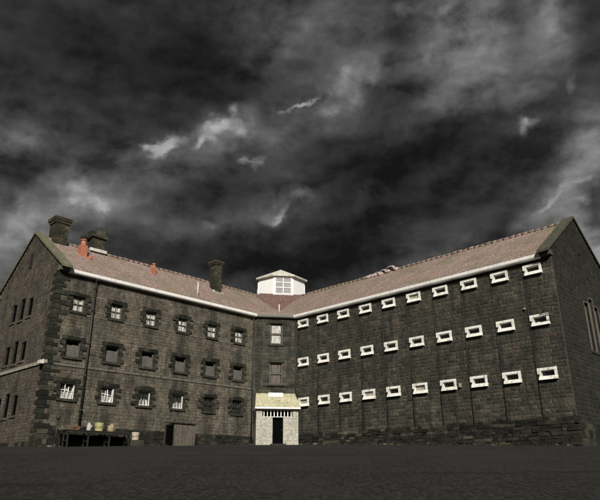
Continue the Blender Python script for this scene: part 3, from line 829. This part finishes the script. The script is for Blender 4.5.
bm = bmesh.new(); r0 = oct_ring(bm, 2.0, 13.98); r1 = oct_ring(bm, 2.0, 14.1)
for i in range(8): bm.faces.new([r0[i], r0[(i+1)%8], r1[(i+1)%8], r1[i]])
c0_ = oct_ring(bm, 1.94, 14.1)
for i in range(8): bm.faces.new([r1[i], r1[(i+1)%8], c0_[(i+1)%8], c0_[i]])
part('lantern_sill', bm, M['white_wood'], lantern)
# corner boards and eight window / panel faces
for i in range(8):
    th = math.atan2(bout.y, bout.x) + i*math.pi/4
    n_ = Vector((math.cos(th), math.sin(th))); d_ = Vector((-n_.y, n_.x))
    F_ = Frame(Vector((cx, cy)) + n_*1.95, d_, n_)
    if i % 2 == 0:
        bm = bmesh.new()
        for a in (-.70, -.03, .64): box(bm, F_, a, a+.06, .005, .06, 14.15, 15.6)
        for z in (14.15, 14.68, 15.12, 15.54): box(bm, F_, -.64, .64, .008, .05, z, z+.06)
        w = part('window', bm, M['white_wood'], lantern)
        bm = bmesh.new(); quad(bm, [F_(-.66,.012,14.18), F_(.66,.012,14.18), F_(.66,.012,15.57), F_(-.66,.012,15.57)])
        mm = M.get('lglass') or plain('hazy_pane', (.30,.29,.285), .25, .35, sc=2.5); M['lglass'] = mm
        build('pane', bm, mm, w)
    else:
        bm = bmesh.new()
        for z in [14.15+.12*k for k in range(12)]: box(bm, F_, -.76, .76, .002, .014, z, z+.112)
        part('weatherboarding', bm, M['white_wood'], lantern)
# tiled skirt facing the yard (square hipped base, faces on the diagonals)
def sq(bm, hs, z):
    th = math.atan2(bout.y, bout.x); o = []
    for k in range(4):
        a = th + math.pi/4 + k*math.pi/2; o.append(bm.verts.new((cx+hs*math.sqrt(2)*math.cos(a), cy+hs*math.sqrt(2)*math.sin(a), z)))
    return o
bm = bmesh.new(); st_ = []
nrow = 12
for k in range(nrow+1):
    f_ = k/nrow; st_.append(sq(bm, 1.9+2.15*f_+(.0), 14.16-2.35*f_))
    if k < nrow: st_.append(sq(bm, 1.9+2.15*(k+1)/nrow, 14.16-2.35*(k+1)/nrow+.035))
for a, b in zip(st_[:-1], st_[1:]):
    for i in range(4): bm.faces.new([a[i], a[(i+1)%4], b[(i+1)%4], b[i]])
bm.faces.new(st_[0])
part('lantern_skirt', bm, M['skirt'], lantern, label='red brown tiled skirt below the lantern')
bm = bmesh.new(); p = V + (nL-dL)*.9; cyl(bm, (p.x, p.y, ZE+SL*1.15+.02), (p.x, p.y, ZE+SL*1.15+.75), .06, .05, n=8); part('valley_finial', bm, M['flash'])

# fixtures
bm = bmesh.new(); box(bm, GW, .02, .34, .08, .3, 5.62, 5.82, jit=.01); cyl(bm, GW(.2,0,5.9), GW(.2,.18,5.8), .03); part('wall_lamp', bm, M['flash'], label='small pale lamp on the left gable corner')
bm = bmesh.new()
tube(bm, [EF(17.95,.02,7.62), EF(17.95,.30,7.62), EF(18.5,.30,7.66), EF(18.5,.30,8.02), EF(17.95,.30,8.0), EF(17.95,.02,8.0)], .028, 6)
part('wall_bracket', bm, M['slate_grey'], label='thin pale bracket frame on the right wing near the gable')
bm = bmesh.new(); box(bm, EF, 16.9, 17.0, .02, .1, 8.2, 8.3); part('junction_box', bm, M['course_w'])
bm = bmesh.new(); box(bm, EF, 12.72, 12.84, .04, .14, 4.6, 4.82); part('junction_box', bm, M['course_w'])

# ------------------------------------------------------------------ entrance porch
PO = 1.5
PC = Bp + bout*PO
PF = Frame(PC, bdir, bout)
po = PF(bw/2, 0, 1.9)
porch = empty('entrance_porch', po, 'small whitewashed stone porch with cream roof and black doorway in the angle of the prison', 'porch')
u0, u1 = .10, 2.88
du0, du1 = 1.18, 1.88
hp = [(du0, du1, 1.0, 3.70), (.50, 2.50, 3.74, 4.18)]
rg = random.Random(81); bm = bmesh.new()
backing(bm, PF, u0, u1, 1.0, 4.28, hp, .3)
masonry(bm, PF, lambda z: (u0+.01, u1-.01), 1.6, 4.26, hp, .2, .3, .008, rg)
# side walls
for uu in (u0, u1): quad(bm, [PF(uu,0,1.0), PF(uu,-PO+.05,1.0), PF(uu,-PO+.05,5.2), PF(uu,0,4.28)], 1)
part('wall', bm, [M['wash'], M['wash'], M['wash'], M['black']], porch)
bm = bmesh.new()
for i in range(4): box(bm, PF, du0+.02+i*.165, du0+.02+i*.165+.155, -.27, -.22, 1.9, 3.66)
dr = part('door', bm, M['black'], porch)
bm = bmesh.new(); cyl(bm, PF(du1-.12,-.22,2.9), PF(du1-.12,-.15,2.9), .03); part('handle', bm, M['iron'], dr)
bm = bmesh.new(); box(bm, PF, .5, 2.5, -.25, .03, 3.703, 3.737); part('lintel', bm, M['white'], porch)
bm = bmesh.new()
for i in range(9): box(bm, PF, .58+i*.225, .64+i*.225, -.12, -.04, 3.745, 4.175)
part('transom_bars', bm, M['cream'], porch)
# roof: hipped lean-to with shingle courses
bm = bmesh.new(); n = 9; prev = None
for k in range(n):
    for e in (0, 1):
        f_ = (k+e)/n; o = .22-(PO+.18)*f_; z = 4.30+1.12*f_ + (.03 if e == 0 else 0); ins = .16*f_
        a = u0-.10+ins; b = u1+.12-ins
        line = [bm.verts.new(PF(a+(b-a)*i/30, o, z + .012*((i*7+k*3) % 5 - 2)/2)) for i in range(31)]
        if prev:
            for i in range(30): bm.faces.new([prev[i], prev[i+1], line[i+1], line[i]])
        prev = line
part('roof', bm, M['porchroof'], porch)
bm = bmesh.new(); box(bm, PF, u0-.11, u1+.13, .19, .24, 4.22, 4.33); box(bm, PF, u0-.11, u0-.06, -PO, .19, 4.22, 4.31); box(bm, PF, u1+.08, u1+.13, -PO, .19, 4.22, 4.31)
part('fascia', bm, M['white'], porch)
bm = bmesh.new(); box(bm, PF, .98, 1.98, -1.28, -1.08, 5.16, 5.42); part('roof_vent', bm, M['white'], porch)
bm = bmesh.new(); box(bm, PF, du0-.15, du1+.15, 0.0, .35, 1.85, 2.03); part('doorstep', bm, M['plinth'], porch)

# ------------------------------------------------------------------ storage shed box
SB = WF(6.4, .8, 1.7)
shed = empty('storage_box', SB, 'grey sheet metal storage box with open black side, against the left wing', 'storage box')
a, b, o0, o1, z0, z1 = 5.66, 7.14, .30, 1.3, gz(0, 37.6)-.12, 2.94
bm = bmesh.new()
rg = random.Random(91)
for i in range(6):
    x = a+(b-a)*i/6; box(bm, WF, x, x+(b-a)/6-.006, o1-.04, o1+rg.uniform(0,.012), z0, z1)
box(bm, WF, a, b, o0, o0+.04, z0, z1); box(bm, WF, a-.001, a+.04, o0+.04, o1-.04, z0, z1)
part('body', bm, M['slate_grey'], shed)
bm = bmesh.new(); box(bm, WF, a+.05, b-.06, o0+.05, o1-.05, z0+.05, z1-.05); part('dark_fill', bm, M['black'], shed)  # solid black block, painted shade for the box's dark interior
bm = bmesh.new(); box(bm, WF, b-.05, b, o0+.041, o0+.12, z0, z1); box(bm, WF, b-.05, b, o1-.12, o1-.041, z0, z1); box(bm, WF, b-.05, b, o0+.12, o1-.12, z1-.08, z1); part('open_frame', bm, M['iron'], shed)
bm = bmesh.new()
P = [WF(a-.06,o0-.05,z1+.08), WF(b+.08,o0-.05,z1+.08), WF(b+.08,o1+.08,z1+.01), WF(a-.06,o1+.08,z1+.01)]
v = [bm.verts.new(p) for p in P]+[bm.verts.new(p+Vector((0,0,.05))) for p in P]
for q in ((0,1,2,3),(4,7,6,5),(0,4,5,1),(1,5,6,2),(2,6,7,3),(3,7,4,0)): bm.faces.new([v[i] for i in q])
part('lid', bm, M['iron'], shed)

# ------------------------------------------------------------------ long low bench with clutter
gb = 1.45
bench = empty('iron_bench', WF(11.7, .95, gb), 'long low dark iron bench below the first windows of the left wing', 'bench')
bm = bmesh.new()
for o in (.70, .85, 1.0, 1.15): box(bm, WF, 9.85, 13.55, o, o+.12, 2.26, 2.31)
part('seat', bm, M['iron'], bench)
for u in (9.95, 11.1, 12.3, 13.4):
    bm = bmesh.new(); box(bm, WF, u, u+.07, .72, .79, gb-.1, 2.258); box(bm, WF, u, u+.07, 1.18, 1.25, gb-.1, 2.258); box(bm, WF, u, u+.07, .79, 1.18, 1.75, 1.81)
    part('leg', bm, M['iron'], bench)
bm = bmesh.new(); box(bm, WF, 9.85, 13.55, .66, .69, 1.5, 2.1); part('under_seat_shade', bm, M['black'], bench)  # black sheet added as painted shade in the void under the seat
bm = bmesh.new(); box(bm, WF, 9.9, 13.5, 1.29, 1.32, 2.14, 2.24); part('front_rail', bm, M['iron'], bench)
# stand pipe
sp = WF(13.95, 1.0, 1.35); pipe = empty('standpipe', sp, 'thin dark standpipe with round head at the left end of the iron bench', 'standpipe')
bm = bmesh.new(); cyl(bm, sp, sp+Vector((0,0,1.45)), .035); cyl(bm, sp+Vector((0,0,.0)), sp+Vector((0,0,.25)), .09); part('pipe', bm, M['iron'], pipe)
bm = bmesh.new(); bmesh.ops.create_uvsphere(bm, u_segments=12, v_segments=8, radius=.11)
for v_ in bm.verts: v_.co = v_.co + sp + Vector((0,0,1.5))
part('head', bm, M['iron'], pipe)
bm = bmesh.new(); cyl(bm, sp+Vector((0,0,1.2)), sp+Vector((.2,-.1,1.12)), .025); cyl(bm, sp+Vector((.2,-.1,1.12)), sp+Vector((.2,-.1,1.02)), .025); part('spout', bm, M['iron'], pipe)
def sack(u, o, z, ru, ro, rz, m, rgs, name, label, cat):
    rg = random.Random(rgs); bm = bmesh.new(); bmesh.ops.create_icosphere(bm, subdivisions=4, radius=1)
    for v_ in bm.verts:
        c = v_.co.copy(); k = 1 + .35*(mnoise.noise(c*1.7+Vector((rgs,0,0)))) + .12*mnoise.noise(c*5+Vector((0,rgs,0)))
        c *= k; zz = max(c.z, -.62); c.z = zz
        v_.co = WF(u + c.x*ru, o + c.y*ro, z + (zz+.62)*rz)
    for f in bm.faces: f.smooth = True
    fix(bm); return build(name, bm, m, None, label, cat)
sack(12.9, .95, 2.312, .2, .2, .15, M['rust'], 1, 'sack', 'rust brown lumpy sack lying on the left half of the iron bench', 'sack')
sack(12.55, .9, 2.312, .17, .16, .12, M['plinth'], 2, 'sack', 'small blackish sack next to the rust brown one on the iron bench', 'sack')
sack(12.2, .95, 2.312, .13, .12, .24, plain('white_cloth', (.45,.44,.41), .8, .3), 3, 'bundle', 'small whitish cloth bundle left of the yellow bucket', 'bundle')
sack(10.95, .95, 2.312, .17, .15, .24, plain('tan_canvas', (.34,.26,.17), .9, .3), 4, 'bag', 'tan canvas bag right of the yellow bucket on the iron bench', 'bag')
def crate(u, o, z, w, h, m, label, rgs):
    rg = random.Random(rgs); p = WF(u, o, z); t = empty('crate', p, label, 'crate')
    for zz in (0, h*.5, h-.05):
        bm = bmesh.new(); box(bm, WF, u-w, u+w, o+.17, o+.19, z+zz, z+zz+h*.36, jit=.004, rg=rg); box(bm, WF, u-w, u+w, o-.19, o-.17, z+zz, z+zz+h*.36, jit=.004, rg=rg)
        box(bm, WF, u-w, u-w+.02, o-.168, o+.168, z+zz, z+zz+h*.36); box(bm, WF, u+w-.02, u+w, o-.168, o+.168, z+zz, z+zz+h*.36); part('slat', bm, m, t)
    bm = bmesh.new(); box(bm, WF, u-w+.021, u+w-.021, o-.168, o+.168, z+.005, z+.03); part('base', bm, m, t)
WOOD = plain('weathered_wood', (.12,.09,.06), .85, .4, sc=8)
crate(13.3, .95, 2.312, .2, .2, WOOD, 'small brown slatted crate at the left end of the iron bench', 3)
crate(10.3, .98, 2.312, .26, .16, M['iron'], 'low dark slatted crate near the right end of the iron bench', 4)
def bucket(u, o, z, r, h, m, name, label, cat):
    p = WF(u, o, z); t = empty(name, p, label, cat)
    bm = bmesh.new(); n = 20
    rr = [(r*.78, 0), (r, h), (r*1.08, h), (r*1.08, h-.03), (r*.97, h-.03)]
    prev = None
    for q, zz in [(0.001, 0)]+rr[:3]+[(r*.96, h-.005), (r*.74, .02), (0.001, .02)]:
        ring = [bm.verts.new(p+Vector((q*math.cos(6.2832*i/n), q*math.sin(6.2832*i/n), zz))) for i in range(n)]
        if prev:
            for i in range(n): bm.faces.new([prev[i], prev[(i+1)%n], ring[(i+1)%n], ring[i]])
        prev = ring
    part('body', bm, m, t)
    bm = bmesh.new(); pts = [p+Vector((r*1.08*math.cos(a), -.03, h-.02-r*.9*math.sin(a))) + Vector((0,-r*1.0*math.sin(a),0)) for a in [math.pi*i/10 for i in range(11)]]
    tube(bm, pts, .008, 5); part('handle', bm, M['iron'], t)
bucket(11.65, .98, 2.312, .26, .44, plain('faded_yellow', (.42,.39,.17), .6, .35, sc=5), 'bucket', 'faded yellow bucket standing on the iron bench', 'bucket')
bucket(9.55, 1.15, gz(0, 34.5)+.3, .24, .42, plain('white_plastic', (.50,.43,.35), .5, .2, sc=5), 'bucket', 'off-white bucket on a dark block at the right end of the iron bench', 'bucket')
bm = bmesh.new(); box(bm, WF, 9.2, 9.83, .85, 1.5, gz(0,34.5)-.15, gz(0,34.5)+.295, jit=.02); fix(bm); build('stone_block', bm, M['plinth'], None, 'rough dark stone block under the off-white bucket', 'stone block')

# loose stones and weeds along the foot of the walls
rg = random.Random(95)
bmr = bmesh.new()
def rock(F, u, o, sz):
    c = F(u, o, 0); z = gz(c.x, c.y); q = rg.uniform(0, 9)
    r_ = bmesh.ops.create_icosphere(bmr, subdivisions=1, radius=1)
    for v_ in r_['verts']:
        k = 1+.5*mnoise.noise(v_.co*1.3+Vector((q,q,0))); w = v_.co*k
        v_.co = Vector((c.x+w.x*sz*1.4, c.y+w.y*sz, z+w.z*sz*.6+sz*.25))
for i in range(330):
    if i % 3: rock(EF, rg.uniform(.5, LR+.2), rg.uniform(.4,.95), rg.uniform(.02,.11)*rg.uniform(.6,1.4))
    else: rock(WF, rg.choice([rg.uniform(6.8, 9.2), rg.uniform(.8, 4.4), rg.uniform(13.5, 14.5)]), rg.uniform(.33,.7), rg.uniform(.02,.10))
fix(bmr); build('rubble', bmr, M['plinth'], None, 'broken stone rubble strewn along the foot of the prison walls', 'rubble', kind='stuff')
bm = bmesh.new()
for F_, ua, ub, o_ in ((EF, .5, LR, .40), (WF, .5, 4.5, .32), (WF, 6.6, 9.2, .32)):
    n = int((ub-ua)*26)
    for i in range(n):
        u = rg.uniform(ua, ub)
        if mnoise.noise(Vector((u*.9, o_*7, 0))) < -.05: continue
        c = F_(u, o_+rg.uniform(-.03,.12), 0); z = gz(c.x, c.y)-.01; h = rg.uniform(.05,.17); a = rg.uniform(0, 6.28); w = rg.uniform(.008,.02)
        d = Vector((math.cos(a), math.sin(a), 0)); l = Vector((rg.uniform(-.06,.06), rg.uniform(-.06,.06), h)); c = Vector((c.x, c.y, z))
        bm.faces.new([bm.verts.new(c-d*w), bm.verts.new(c+d*w), bm.verts.new(c+l+d*w*.2), bm.verts.new(c+l-d*w*.2)])
build('weeds', bm, M['weed'], None, 'low weeds growing along the foot of the prison walls', 'weeds', kind='stuff')
